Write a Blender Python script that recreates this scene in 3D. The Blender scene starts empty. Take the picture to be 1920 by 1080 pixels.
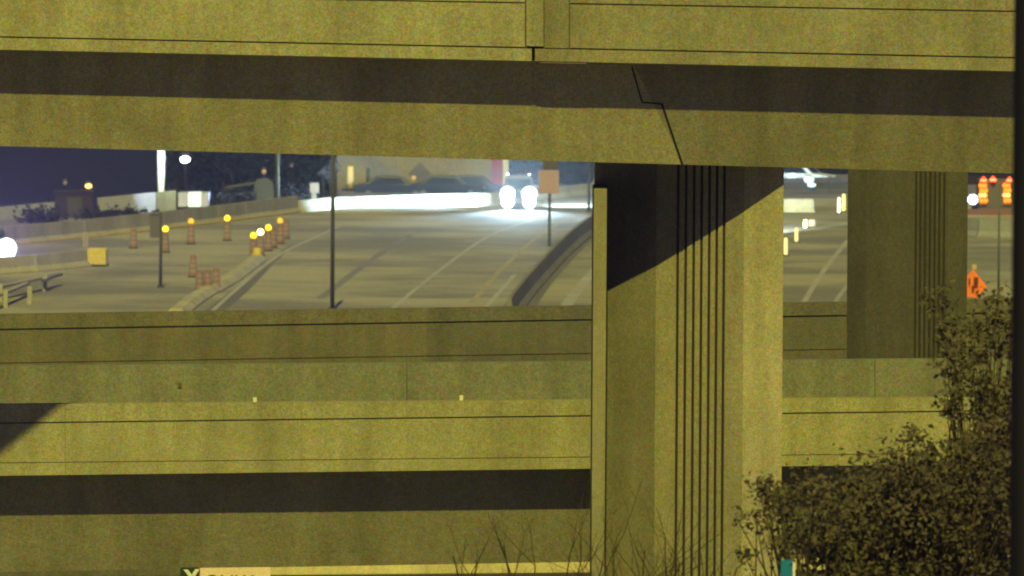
import bpy, bmesh, math, random
from mathutils import Vector, Matrix

random.seed(7)
SC = bpy.context.scene
COL = SC.collection
R = math.radians

# ------------------------------------------------------------------ camera
FPX = 15000.0                      # focal length in photo pixels (1920 wide): long telephoto
PITCH = math.atan(640.0 / FPX)     # looking slightly down
ROLL = R(0.35)
CAM = Vector((0, 0, 19.0))
fwd = Vector((0, math.cos(PITCH), -math.sin(PITCH)))
rt0 = Vector((1, 0, 0)); up0 = rt0.cross(fwd)
rt = rt0 * math.cos(ROLL) + up0 * math.sin(ROLL)
up = up0 * math.cos(ROLL) - rt0 * math.sin(ROLL)
cam_data = bpy.data.cameras.new('camera')
cam = bpy.data.objects.new('camera', cam_data); COL.objects.link(cam)
M = Matrix((rt, up, -fwd)).transposed().to_4x4(); M.translation = CAM
cam.matrix_world = M
cam_data.sensor_width = 36.0
cam_data.lens = 36.0 * FPX / 1920.0
cam_data.clip_start = 1.0
cam_data.clip_end = 6000.0
SC.camera = cam
cam_data.dof.use_dof = True; cam_data.dof.focus_distance = 152.0; cam_data.dof.aperture_fstop = 3.6; cam_data.dof.aperture_blades = 6
SC.render.filter_size = 1.5; SC.cycles.filter_width = 2.0

# ------------------------------------------------------------------ world: light-polluted night sky
W = bpy.data.worlds.new('World'); SC.world = W; W.use_nodes = True
bg = W.node_tree.nodes['Background']
bg.inputs['Color'].default_value = (0.40, 0.33, 2.4, 1)
bg.inputs['Strength'].default_value = 0.055

# ------------------------------------------------------------------ one key light: the sodium floodlighting as parallel light
LDIR = Vector((0.022, 1.0, -0.9)).normalized()
sd = bpy.data.lights.new('sun', 'SUN'); sd.energy = 3.75; sd.angle = R(0.6); sd.color = (1.0, 0.895, 0.145)
so = bpy.data.objects.new('sun', sd); COL.objects.link(so)
so.rotation_euler = LDIR.to_track_quat('-Z', 'Y').to_euler(); so.location = (40, -40, 80)

SC.view_settings.view_transform = 'Standard'; SC.view_settings.look = 'None'
SC.view_settings.exposure = 0; SC.view_settings.gamma = 1
SC.view_settings.use_curve_mapping = False
SC.render.engine = 'CYCLES'
SC.cycles.max_bounces = 3; SC.cycles.diffuse_bounces = 1
SC.cycles.use_denoising = True
HAZE = 0.0003
SC.cycles.volume_bounces = 0

# ------------------------------------------------------------------ pixel -> world
def ray(px, py):
    return (fwd * FPX + rt * (px - 960.0) + up * (540.0 - py))
def at(px, py, Y):
    d = ray(px, py); return CAM + d * ((Y - CAM.y) / d.y)
ZR = 4.0                                                # level of the far roads
def G(px, py, z=ZR):
    d = ray(px, py); return CAM + d * ((z - CAM.z) / d.z)
def S(Y): return Y / FPX                                # metres per photo pixel at distance Y

# ------------------------------------------------------------------ materials
MATS = {}
def mat(name, col, grain=0.5, size=0.05, rough=0.85, metal=0.0, patch=0.25, psize=1.5, bump=0.2, alt=None):
    if name in MATS: return MATS[name]
    m = bpy.data.materials.new(name); m.use_nodes = True
    nt = m.node_tree; N = nt.nodes; L = nt.links
    b = N['Principled BSDF']
    b.inputs['Roughness'].default_value = rough; b.inputs['Metallic'].default_value = metal
    if 'Specular IOR Level' in b.inputs: b.inputs['Specular IOR Level'].default_value = 0.25
    geo = N.new('ShaderNodeNewGeometry')
    n1 = N.new('ShaderNodeTexNoise'); n1.inputs['Scale'].default_value = 1.0 / size; n1.inputs['Detail'].default_value = 1.5; n1.inputs['Roughness'].default_value = 0.75
    n2 = N.new('ShaderNodeTexNoise'); n2.inputs['Scale'].default_value = 1.0 / psize; n2.inputs['Detail'].default_value = 4
    L.new(geo.outputs['Position'], n1.inputs['Vector']); L.new(geo.outputs['Position'], n2.inputs['Vector'])
    # tinted grain: base * (1 + grain*(noise-0.5)*k)
    a = N.new('ShaderNodeVectorMath'); a.operation = 'SUBTRACT'; a.inputs[1].default_value = (0.5, 0.5, 0.5)
    L.new(n1.outputs['Color'], a.inputs[0])
    s = N.new('ShaderNodeVectorMath'); s.operation = 'MULTIPLY_ADD'
    s.inputs[1].default_value = (grain * 2.0, grain * 1.7, grain * 5.0); s.inputs[2].default_value = (1, 1, 1)
    L.new(a.outputs[0], s.inputs[0])
    n3 = N.new('ShaderNodeTexNoise'); n3.inputs['Scale'].default_value = 3.2 / size; n3.inputs['Detail'].default_value = 2
    L.new(geo.outputs['Position'], n3.inputs['Vector'])
    f3 = N.new('ShaderNodeMath'); f3.operation = 'MULTIPLY_ADD'; f3.inputs[1].default_value = grain * 3.2; f3.inputs[2].default_value = 1 - grain * 1.6
    L.new(n3.outputs['Fac'], f3.inputs[0])
    a2 = N.new('ShaderNodeMath'); a2.operation = 'MULTIPLY_ADD'; a2.inputs[1].default_value = patch * 2; a2.inputs[2].default_value = 1 - patch
    L.new(n2.outputs['Fac'], a2.inputs[0])
    if 'concrete' in name:
        mp = N.new('ShaderNodeMapping'); mp.inputs['Scale'].default_value = (1.6, .4, .2); L.new(geo.outputs['Position'], mp.inputs['Vector'])
        n4 = N.new('ShaderNodeTexNoise'); n4.inputs['Scale'].default_value = 1.0; n4.inputs['Detail'].default_value = 4; n4.inputs['Roughness'].default_value = .6
        L.new(mp.outputs[0], n4.inputs['Vector'])
        rs = N.new('ShaderNodeMapRange'); rs.inputs[1].default_value = .32; rs.inputs[2].default_value = .60; rs.inputs[3].default_value = .80; rs.inputs[4].default_value = 1.06
        L.new(n4.outputs['Fac'], rs.inputs[0])
        f5 = N.new('ShaderNodeMath'); f5.operation = 'MULTIPLY'; L.new(a2.outputs[0], f5.inputs[0]); L.new(rs.outputs[0], f5.inputs[1]); a2 = f5
    sc = N.new('ShaderNodeVectorMath'); sc.operation = 'SCALE'
    L.new(s.outputs[0], sc.inputs[0]); f4 = N.new('ShaderNodeMath'); f4.operation = 'MULTIPLY'
    L.new(a2.outputs[0], f4.inputs[0]); L.new(f3.outputs[0], f4.inputs[1]); L.new(f4.outputs[0], sc.inputs['Scale'])
    mul = N.new('ShaderNodeVectorMath'); mul.operation = 'MULTIPLY'
    L.new(sc.outputs[0], mul.inputs[0])
    if alt:
        mx = N.new('ShaderNodeMix'); mx.data_type = 'RGBA'
        mx.inputs[6].default_value = (*col, 1); mx.inputs[7].default_value = (*alt, 1)
        rp = N.new('ShaderNodeValToRGB'); rp.color_ramp.elements[0].position = .42; rp.color_ramp.elements[1].position = .58
        L.new(n2.outputs['Fac'], rp.inputs[0]); L.new(rp.outputs[0], mx.inputs[0]); L.new(mx.outputs[2], mul.inputs[1])
    else:
        mul.inputs[1].default_value = col
    cl = N.new('ShaderNodeVectorMath'); cl.operation = 'MAXIMUM'; cl.inputs[1].default_value = (0.001,) * 3
    L.new(mul.outputs[0], cl.inputs[0]); L.new(cl.outputs[0], b.inputs['Base Color'])
    if bump:
        bp = N.new('ShaderNodeBump'); bp.inputs['Strength'].default_value = bump; bp.inputs['Distance'].default_value = size * 0.3
        L.new(n1.outputs['Fac'], bp.inputs['Height']); L.new(bp.outputs[0], b.inputs['Normal'])
    MATS[name] = m; return m
def emit(name, col, strength):
    if name in MATS: return MATS[name]
    m = bpy.data.materials.new(name); m.use_nodes = True
    b = m.node_tree.nodes['Principled BSDF']
    b.inputs['Base Color'].default_value = (*[min(1, c) for c in col], 1)
    b.inputs['Emission Color'].default_value = (*col, 1); b.inputs['Emission Strength'].default_value = strength
    MATS[name] = m; return m

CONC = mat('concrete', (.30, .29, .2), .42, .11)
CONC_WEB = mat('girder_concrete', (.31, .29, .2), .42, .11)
CONC_WEB_B = mat('dimmed_girder_concrete', (.225, .21, .155), .42, .11)  # light falling off to the upper right, put into a darker tone
CONC_B = mat('dimmed_concrete', (.235, .225, .16), .42, .11)  # same fall-off of light painted into the right span's parapet
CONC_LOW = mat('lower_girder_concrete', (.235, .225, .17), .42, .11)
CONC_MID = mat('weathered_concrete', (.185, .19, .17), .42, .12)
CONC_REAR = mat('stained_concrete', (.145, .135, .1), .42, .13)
CONC_REAR2 = mat('darker_rear_concrete', (.122, .118, .10), .42, .13)  # darker tone for one rear panel and the low wall's left end
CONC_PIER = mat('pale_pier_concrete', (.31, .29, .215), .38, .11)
CONC_PIER2 = mat('dimmed_pier_concrete', (.105, .10, .08), .38, .13)  # weaker light on the rear pier put into a darker tone
JOINT = mat('joint_seal', (.012, .012, .012), .2, .1)
FILM = mat('dark_backing', (.10, .09, .07), .2, .1)
ASPH = mat('asphalt', (.225, .222, .20), .4, .32, patch=.45, psize=8.0, alt=(.32, .31, .24), bump=.1)
ASPH_D = mat('dark_asphalt', (.15, .148, .15), .4, .32, patch=.3, psize=3)
DIRT = mat('dirt', (.20, .19, .28), .5, .35, patch=.35, psize=6)
SOIL = mat('dark_soil', (.06, .05, .05), .4, .15)
PAINT = mat('worn_road_paint', (.37, .37, .38), .4, .12, patch=.5, psize=1.2)
PAINT_Y = mat('worn_yellow_paint', (.36, .31, .17), .4, .12, patch=.5, psize=1.2)
KRAIL = mat('barrier_concrete', (.36, .35, .29), .4, .13)
KRAIL_P = mat('pale_barrier_concrete', (.42, .40, .28), .4, .13)
KBASE = mat('yellowed_barrier_foot', (.46, .38, .16), .4, .13)
WALLM = mat('pale_wall', (.25, .26, .45), .35, .15, psize=8)
HILL = mat('unlit_hill', (.006, .007, .03), .5, .5, psize=30, patch=.5)
LEAFD = mat('dark_foliage', (.03, .034, .04), .5, .3)
STEEL_D = mat('dark_steel', (.06, .062, .06), .3, .1, rough=.6)
STEEL = mat('galvanised_steel', (.2, .21, .22), .3, .1, rough=.5)
WHITE = mat('white_paint', (.7, .7, .75), .2, .1)
RED = mat('red_paint', (.3, .05, .12), .3, .1)
ORANGE = mat('orange_plastic', (.28, .16, .13), .3, .08)
BARWHITE = mat('dirty_white_band', (.30, .25, .28), .3, .08)
YELLOW = mat('yellow_plastic', (.62, .50, .05), .3, .12)
RUBBER = mat('black_rubber', (.02, .02, .02), .2, .1)
GLASS = mat('dark_glass', (.02, .025, .03), .1, .1, rough=.1)
BLACKP = mat('black_painted_steel', (.003, .003, .012), .5, .03, rough=.7)
AMBER = emit('amber_light', (1, .70, .015), 2.2)
AMBERW = emit('bright_amber_light', (1, .8, .3), 9)
HEAD = emit('headlight_glow', (.62, .80, 1), 9)
LAMPW = emit('lamp_white', (.8, .92, 1), 14)

# ------------------------------------------------------------------ object helpers
def props(o, label=None, cat=None, group=None, kind=None):
    if label: o['label'] = label
    if cat: o['category'] = cat
    if group: o['group'] = group
    if kind: o['kind'] = kind
    return o
def empty(name, loc, label=None, cat=None, group=None, rz=0, kind=None):
    o = bpy.data.objects.new(name, None); COL.objects.link(o)
    o.location = loc; o.rotation_euler = (0, 0, rz); o.empty_display_size = .3
    return props(o, label, cat, group, kind)
def link(name, me, parent=None, world=True):
    o = bpy.data.objects.new(name, me); COL.objects.link(o)
    if parent is not None:
        o.parent = parent
        if world:
            mw = Matrix.Translation(parent_loc(parent)) @ Matrix.Rotation(parent_rz(parent), 4, 'Z')
            o.matrix_parent_inverse = mw.inverted()
    return o
def parent_loc(p):
    v = Vector(p.location)
    return v if p.parent is None else v * 0 if p.type == 'MESH' else v
def parent_rz(p): return p.rotation_euler.z if p.type == 'EMPTY' else 0

class B:
    """collects shapes into one mesh"""
    def __init__(s): s.bm = bmesh.new()
    def box(s, x0, x1, y0, y1, z0, z1):
        v = [s.bm.verts.new((x, y, z)) for z in (z0, z1) for y in (y0, y1) for x in (x0, x1)]
        for f in ((0, 2, 3, 1), (4, 5, 7, 6), (0, 1, 5, 4), (2, 6, 7, 3), (0, 4, 6, 2), (1, 3, 7, 5)):
            s.bm.faces.new([v[i] for i in f])
        return s
    def hexa(s, p):
        v = [s.bm.verts.new(q) for q in p]
        for f in ((0, 1, 2, 3), (4, 7, 6, 5), (0, 4, 5, 1), (1, 5, 6, 2), (2, 6, 7, 3), (3, 7, 4, 0)):
            s.bm.faces.new([v[i] for i in f])
        return s
    def prism(s, poly, z0, z1):
        a = [s.bm.verts.new((x, y, z0)) for x, y in poly]; b = [s.bm.verts.new((x, y, z1)) for x, y in poly]
        s.bm.faces.new(a); s.bm.faces.new(b)
        n = len(poly)
        for i in range(n): s.bm.faces.new((a[i], a[(i + 1) % n], b[(i + 1) % n], b[i]))
        return s
    def loft(s, rings, cap=True):
        vs = [[s.bm.verts.new(p) for p in r] for r in rings]
        n = len(vs[0])
        for a, b in zip(vs, vs[1:]):
            for i in range(n): s.bm.faces.new((a[i], a[(i + 1) % n], b[(i + 1) % n], b[i]))
        if cap: s.bm.faces.new(vs[0]); s.bm.faces.new(vs[-1])
        return s
    def tube(s, a, b, r0, r1=None, n=10):
        a = Vector(a); b = Vector(b); r1 = r0 if r1 is None else r1
        d = (b - a).normalized(); u = d.orthogonal().normalized(); w = d.cross(u)
        s.loft([[p + u * (r * math.cos(t)) + w * (r * math.sin(t)) for t in [2 * math.pi * i / n for i in range(n)]] for p, r in ((a, r0), (b, r1))])
        return s
    def lathe(s, c, prof, n=16):
        c = Vector(c)
        s.loft([[c + Vector((max(r, 1e-3) * math.cos(t), max(r, 1e-3) * math.sin(t), z)) for t in [2 * math.pi * i / n for i in range(n)]] for r, z in prof])
        return s
    def blob(s, c, r, sub=2, jit=0, sq=(1, 1, 1)):
        res = bmesh.ops.create_icosphere(s.bm, subdivisions=sub, radius=1)
        for v in res['verts']:
            k = 1 + random.uniform(-jit, jit)
            v.co = Vector((v.co.x * r * sq[0] * k, v.co.y * r * sq[1] * k, v.co.z * r * sq[2] * k)) + Vector(c)
        return s
    def sheet(s, pts):
        s.bm.faces.new([s.bm.verts.new(p) for p in pts]); return s
    def build(s, name, m, parent=None, bevel=0, smooth=False, world=True):
        bmesh.ops.recalc_face_normals(s.bm, faces=s.bm.faces)
        me = bpy.data.meshes.new(name)
        if bevel:
            bmesh.ops.bevel(s.bm, geom=[e for e in s.bm.edges], offset=bevel, segments=2, affect='EDGES', profile=.5)
        s.bm.to_mesh(me); s.bm.free()
        me.materials.append(m)
        if smooth:
            for p in me.polygons: p.use_smooth = True
        return link(name, me, parent, world)

def copy_tree(o, parent=None, loc=None, rz=None, label=None):
    c = o.copy(); COL.objects.link(c)
    if parent is not None: c.parent = parent
    for ch in o.children: copy_tree(ch, c)
    if loc is not None: c.location = loc
    if rz is not None: c.rotation_euler.z = rz
    if label: c['label'] = label
    return c

def ln(y0, k): return lambda px: y0 + k * px
def band(name, m, parent, a, b, Yf, Yb, top, bot, bevel=0.0):
    """a bar of concrete from photo column a to b at distance Yf, its front edges following two lines"""
    p = []
    for Y in (Yf, Yb):
        tl, tr_ = at(a, top(a), Yf), at(b, top(b), Yf); bl, br = at(a, bot(a), Yf), at(b, bot(b), Yf)
        for q in (tl, tr_, br, bl): p.append(Vector((q.x, Y, q.z)))
    return B().hexa(p).build(name, m, parent, bevel=bevel)
def extr(name, m, parent, pxs, rows):
    """closed profile swept along x; rows: functions px -> (Y, z)"""
    rings = []
    for px in pxs:
        pl_ = px if isinstance(px, (list, tuple)) else [px] * len(rows)
        rings.append([Vector((at(p, 500, 150).x, *r(p))) for p, r in zip(pl_, rows)])
    return B().loft(rings).build(name, m, parent)

# ================================================================== ground and terrain
g = B()
GX = 420
prof = [(-300, 0), (196, 0), (221, .2), (238, ZR), (430, ZR)]
for (ya, za), (yb, zb) in zip(prof, prof[1:]):
    v = [g.bm.verts.new(p) for p in ((-1700, ya, za), (1700, ya, za), (1700, yb, zb), (-1700, yb, zb))]; g.bm.faces.new(v)
edge = [(-9000, 412), (0, 412), (330, 394), (600, 378), (636, 376), (642, 347), (1108, 347), (1118, 325), (9000, 325)]
E = [G(*e) for e in edge]; E[0].x = -1700; E[-1].x = 1700
for a, b_ in zip(E, E[1:]):
    g.sheet([(a.x, 430, ZR), (b_.x, 430, ZR), b_, a])
bmesh.ops.remove_doubles(g.bm, verts=g.bm.verts, dist=.001)
field = B()
for a, b_ in zip(E, E[1:]):
    a2, b2 = Vector((a.x, a.y + 9, -2)), Vector((b_.x, b_.y + 9, -2))
    field.sheet([a, b_, b2, a2]); field.sheet([a2, b2, (b2.x, 3600, -2), (a2.x, 3600, -2)])
bmesh.ops.remove_doubles(field.bm, verts=field.bm.verts, dist=.001)
props(field.build('field', HILL), kind='structure')
props(g.build('ground', DIRT), kind='structure')
# hillside behind everything, its unlit darkness put into the colour
h = B(); nx, ny = 70, 14; grid = []
for j in range(ny + 1):
    row = []
    for i in range(nx + 1):
        x = -350 + 700 * i / nx; t = j / ny; y = 575 + 420 * t
        z = -2 + 60 * (t ** .8) * (1 + .15 * math.sin(x * .021) + .1 * math.sin(x * .057 + 2)) + random.uniform(-.8, .8)
        row.append(h.bm.verts.new((x, y, z if j else -3)))
    grid.append(row)
for j in range(ny):
    for i in range(nx): h.bm.faces.new((grid[j][i], grid[j][i + 1], grid[j + 1][i + 1], grid[j + 1][i]))
props(h.build('hillside', HILL, smooth=True), kind='structure')

# ------------------------------------------------------------------ far roads: sheets a few mm apart
def sheet(name, m, pts, lift, kind='structure'):
    b = B(); b.sheet([G(x, y, ZR + lift) for x, y in pts]); o = b.build(name, m)
    me = o.data
    return props(o, kind=kind)
def smooth_pts(pts, n=6):
    out = []
    P = [pts[0]] + list(pts) + [pts[-1]]
    for i in range(1, len(P) - 2):
        for k in range(n):
            t = k / n; a, b_, c, d = [Vector(P[i + q]) for q in (-1, 0, 1, 2)]
            out.append(.5 * ((2 * b_) + (c - a) * t + (2 * a - 5 * b_ + 4 * c - d) * t * t + (3 * b_ - a - 3 * c + d) * t ** 3))
    out.append(Vector(pts[-1])); return out
def between(name, m, left, right, lift, n=10):
    L = smooth_pts(left, n); Rr = smooth_pts(right, n); b = B()
    k = min(len(L), len(Rr)); vl = [b.bm.verts.new(G(*L[int(i * (len(L) - 1) / (k - 1))], ZR + lift)) for i in range(k)]
    vr = [b.bm.verts.new(G(*Rr[int(i * (len(Rr) - 1) / (k - 1))], ZR + lift)) for i in range(k)]
    for i in range(k - 1): b.bm.faces.new((vl[i], vr[i], vr[i + 1], vl[i + 1]))
    return props(b.build(name, m), kind='structure')
def ribbon(name, m, pts, w, lift, n=8):
    P = [G(p.x, p.y, ZR + lift) for p in smooth_pts(pts, n)]; b = B(); vs = []
    for i, p in enumerate(P):
        t = (P[min(i + 1, len(P) - 1)] - P[max(i - 1, 0)]).normalized(); q = Vector((-t.y, t.x, 0)) * (w / 2)
        vs.append((b.bm.verts.new(p + q), b.bm.verts.new(p - q)))
    for a, c in zip(vs, vs[1:]): b.bm.faces.new((a[0], a[1], c[1], c[0]))
    return props(b.build(name, m), kind='structure')

sheet('road', ASPH, [(-900, 700), (2600, 700), (2600, 372), (1120, 372), (950, 376), (560, 396), (0, 440), (-900, 520)], .004)
between('barrier_shade', ASPH_D, [(360, 600), (430, 548), (490, 500), (540, 462)], [(400, 600), (462, 548), (508, 500), (548, 462)], .008)  # dark strip in place of the low barrier's shadow
between('median_shade', ASPH_D, [(910, 620), (955, 560), (1010, 500), (1090, 425), (1140, 392)], [(985, 620), (1015, 560), (1062, 500), (1140, 420), (1165, 400)], .008)  # darker band carries the median barrier's shade
ribbon('tyre_track', mat('rubbered_asphalt', (.2, .2, .235), .4, .32), [(600, 560), (672, 505), (722, 470), (770, 440)], .38, .012)
ribbon('tyre_track', ASPH_D, [(985, 565), (1010, 520), (1090, 450)], .5, .012)
ribbon('lane_marking', PAINT, [(380, 600), (440, 545), (520, 480), (590, 445), (640, 422)], .20, .012)
ribbon('lane_marking', PAINT, [(715, 600), (755, 562), (830, 502), (900, 452), (945, 430), (1000, 412)], .22, .012)
ribbon('lane_marking', PAINT_Y, [(850, 600), (890, 560), (940, 505), (1000, 450), (1060, 412), (1110, 395)], .22, .012)
ribbon('lane_marking', PAINT, [(890, 600), (925, 560), (965, 515)], .22, .012)
ribbon('lane_marking', PAINT, [(1040, 600), (1065, 568), (1090, 535), (1130, 492)], .5, .012)
ribbon('lane_marking', PAINT, [(1490, 600), (1520, 545), (1550, 500), (1590, 450)], .25, .012)
ribbon('lane_marking', PAINT, [(1545, 600), (1570, 560), (1600, 520)], .2, .012)

# ================================================================== upper flyover
FX = (-700, 2700)
UF = empty('flyover_bridge', (0, 152, 14), 'upper concrete flyover crossing the top of the frame with a shadowed strip under its parapet', 'bridge')
T0, T1, T2, T3 = ln(-62, .0205), ln(-12, .0175), ln(69, .0205), ln(93, .0213)
YU = 149.0
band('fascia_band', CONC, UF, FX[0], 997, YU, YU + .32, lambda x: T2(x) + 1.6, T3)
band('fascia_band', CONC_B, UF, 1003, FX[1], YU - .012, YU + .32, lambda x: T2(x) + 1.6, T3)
band('parapet_panel', CONC, UF, FX[0], 984, YU + .006, YU + .30, lambda x: T1(x) + 1.4, lambda x: T2(x) - 1.2)
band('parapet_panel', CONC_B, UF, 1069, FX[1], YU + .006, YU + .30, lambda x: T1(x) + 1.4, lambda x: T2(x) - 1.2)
band('end_post', CONC, UF, 987, 1019, YU - .03, YU + .30, lambda x: T0(x) + 3, lambda x: T2(x) - 3)
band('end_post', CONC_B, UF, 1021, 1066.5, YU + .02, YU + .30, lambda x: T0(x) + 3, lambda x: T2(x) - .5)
band('cap_band', CONC, UF, FX[0], 984, YU, YU + .32, T0, lambda x: T1(x) - 1.2)
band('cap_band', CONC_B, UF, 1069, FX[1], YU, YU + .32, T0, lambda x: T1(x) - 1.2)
band('parapet_core', FILM, UF, FX[0], 997, YU + .06, YU + .28, lambda x: T0(x) + 4, lambda x: T3(x) - 3)
band('parapet_core', FILM, UF, 1003, FX[1], YU + .06, YU + .28, lambda x: T0(x) + 4, lambda x: T3(x) - 3)
# far parapet of the same deck
o = band('far_parapet', CONC, UF, FX[0], FX[1], YU + 9.2, YU + 9.5, lambda x: T0(x) + 2, lambda x: T3(x) - 20)
TH = math.tan(R(21))
def zU(px): return at(px, T3(px), YU).z
def deck_solid(parent, name_slab, name_web, z_edge, shadow_line, bottom_line, Y0, width, off, m, pxs, wpx=None):
    """deck slab with overhangs and a box girder with leaning webs"""
    extr(name_slab, m, parent, pxs, [
        lambda p: (Y0 + .324, z_edge(p) + .30), lambda p: (Y0 + width - .02, z_edge(p) + .30),
        lambda p: (Y0 + width - .02, z_edge(p) + .02), lambda p: (Y0 + width - off - .5, z_edge(p) - .05),
        lambda p: (Y0 + off - .36, z_edge(p) - .05), lambda p: (Y0 + .01, z_edge(p) + .002), lambda p: (Y0 + .324, z_edge(p) + .002)])
    def web(px, line, top=False):
        zs = at(px, shadow_line(px), Y0 + off).z
        z = z_edge(px) - .052 if top else at(px, line(px), Y0 + off + .35).z
        return (Y0 + off + TH * (zs - z), z)
    def mir(px, top=False):
        y, z = web(px, bottom_line, top); return (2 * Y0 + width + .32 - y, z)
    return extr(name_web, m, parent, wpx or pxs, [lambda p: web(p, bottom_line, True), lambda p: mir(p, True), lambda p: mir(p), lambda p: web(p, bottom_line)])
USH, UBT = ln(175.5, .0180), ln(274, .0272)
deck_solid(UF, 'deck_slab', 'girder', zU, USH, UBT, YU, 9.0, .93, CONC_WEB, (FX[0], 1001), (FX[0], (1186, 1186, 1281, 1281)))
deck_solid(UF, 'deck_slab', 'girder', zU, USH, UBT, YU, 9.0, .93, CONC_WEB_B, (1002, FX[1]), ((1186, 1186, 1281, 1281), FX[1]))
USH2 = ln(179, .0166)
def uweb(px, py):     # point on the front web seen at (px, py)
    for Y in [YU + .5 + .005 * i for i in range(300)]:
        q = at(px, py, Y); zs = at(px, USH(px), YU + .93).z
        if Y >= YU + .93 + TH * (zs - q.z): break
    return q
# joint: dark seal strip running down the web, standing 6 mm proud
pts = [(1185, 126), (1204, 192), (1241, 195), (1280, 311)]
jb = B(); jw = [3.0, 3.0, 4.0]
for (a, c, w) in zip(pts, pts[1:], jw):
    pa, pc = uweb(*a), uweb(*c); d = (pc - pa).normalized(); q = d.cross(Vector((0, 1, 0))).normalized() * (w * .005)
    e = Vector((0, -.010, .002)); bk = Vector((0, .03, 0))
    pa = pa - d * .01; pc = pc + d * .01
    jb.hexa([pa - q + e, pa + q + e, pc + q + e, pc - q + e, pa - q + bk, pa + q + bk, pc + q + bk, pc - q + bk])
jb.build('expansion_joint', JOINT, UF)
band('joint_plate', CONC, UF, 1012, 1100, YU + .012, YU + .20, lambda x: T3(x) + .3, lambda x: T3(x) + 3)

# ================================================================== fluted pier in front
PR = empty('bridge_pier', (at(1290, 1000, 152).x, 152.5, 0), 'big pale fluted pier left of the leafy tree, slanting shadow on its top', 'bridge pier', 'fluted bridge piers')
def X(px, Y, py=560): return at(px, py, Y).x
pa, pb, pc_, pd = (X(1137, 153.2), 153.2), (X(1230, 152.6), 152.6), (X(1394, 151.35), 151.35), (X(1468, 150.75), 150.75)
poly = [pa, pb]
for c in (1270.5, 1285.5, 1300.5, 1315, 1329.5, 1343.5, 1357):
    def onB(px):
        t = (px - 1230) / (1394 - 1230); return (pb[0] + (pc_[0] - pb[0]) * t, pb[1] + (pc_[1] - pb[1]) * t)
    l, r_ = onB(c - 2.6), onB(c + 2.6)
    poly += [l, (l[0] + .004, l[1] + .11), (r_[0] - .004, r_[1] + .11), r_]
poly += [pc_, pd, (pd[0] + .0, 154.2), (X(1114, 153.2), 154.2), (X(1114, 153.2), 153.4), (pa[0], 153.4)]
ztop = at(1300, UBT(1300), 150.6).z
B().prism(poly, 0, ztop + .06).build('shaft', CONC_PIER, PR)
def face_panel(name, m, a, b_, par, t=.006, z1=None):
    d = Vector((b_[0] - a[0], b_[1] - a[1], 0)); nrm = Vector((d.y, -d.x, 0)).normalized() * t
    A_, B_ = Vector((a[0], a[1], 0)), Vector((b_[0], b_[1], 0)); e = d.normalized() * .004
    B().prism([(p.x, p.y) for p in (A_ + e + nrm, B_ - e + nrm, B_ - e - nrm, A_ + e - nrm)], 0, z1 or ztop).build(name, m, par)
face_panel('side_panel', mat('shaded_pier_concrete', (.185, .175, .14), .38, .11), pa, pb, PR)  # dim facet: its shade put into a darker overlay
face_panel('lit_corner_panel', mat('lit_pier_concrete', (.45, .415, .30), .38, .11), pc_, pd, PR)  # bright facet: its light put into a paler overlay
GROOVE_SHADE = mat('shaded_groove', (.035, .03, .02), .4, .08)  # dark strips in the grooves stand in for their shade
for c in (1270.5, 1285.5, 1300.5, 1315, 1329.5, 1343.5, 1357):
    l, r_ = onB(c - 2.5), onB(c + 2.5); B().box(l[0] + .002, r_[0] - .002, l[1] + .025, l[1] + .10, 0, ztop).build('groove_shade_strip', GROOVE_SHADE, PR)
ft = at(1124, 354, 150.56).z
B().box(X(1112, 150.56), X(1136.8, 150.56), 150.56, 153.5, 0, ft).build('pilaster', mat('pilaster_concrete', (.25, .235, .16), .4, .055), PR, bevel=.012)

# ================================================================== lower bridge
LB = empty('lower_bridge', (0, 160, 8), 'lower concrete bridge with a grooved yellow-lit parapet crossing behind the fluted pier', 'bridge')
YL = 155.0
L0, L1, L2, L3 = ln(758, -.0075), ln(793.5, -.0125), ln(868, -.010), ln(892, -.012)
segs = [(-700, -330), (-329.4, 122), (122.6, 564.4), (565, 1012), (1012.6, 1460), (1460.6, 1905), (1905.6, 2700)]
for i, (a, b_) in enumerate(segs):
    band('parapet_cap', CONC, LB, a, b_, YL - .012, YL + .3, L0, lambda x: L1(x) - 1.3)
    band('parapet_panel', CONC, LB, a, b_, YL + (.004 if i % 2 else 0), YL + .28, lambda x: L1(x) + 1.3, lambda x: L2(x) - .7)
    band('fascia_band', CONC, LB, a, b_, YL, YL + .32, lambda x: L2(x) + .7, L3)
band('parapet_core', FILM, LB, -700, 2700, YL + .035, YL + .27, lambda x: L0(x) + 5, lambda x: L3(x) - 3)
zL = lambda px: at(px, L3(px), YL).z
LSH, LBT = ln(974, -.0125), ln(1072, -.0165)
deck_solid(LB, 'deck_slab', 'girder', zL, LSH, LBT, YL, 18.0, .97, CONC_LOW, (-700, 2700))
# far parapet of this bridge, its inner face seen over the near one
YM = 173.0
K0, K1 = ln(686, -.0075), ln(800, -.0075)
for a, b_ in [(-700, -60), (-59.2, 762.4), (763.4, 1640), (1641, 2700)]:
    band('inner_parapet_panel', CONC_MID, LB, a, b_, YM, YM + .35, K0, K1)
for (x, y) in ((865, 746), (478, 750)):
    q = at(x, y, YL + .12)
    B().box(q.x - .035, q.x + .035, q.y - .02, q.y + .02, q.z - .12, q.z + .05).build('reflector', WHITE, LB)
q = at(337, 722, YM - .02); B().box(q.x - .04, q.x + .04, q.y - .02, q.y + .02, q.z - .05, q.z + .05).build('drain_hole', FILM, LB)

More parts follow.
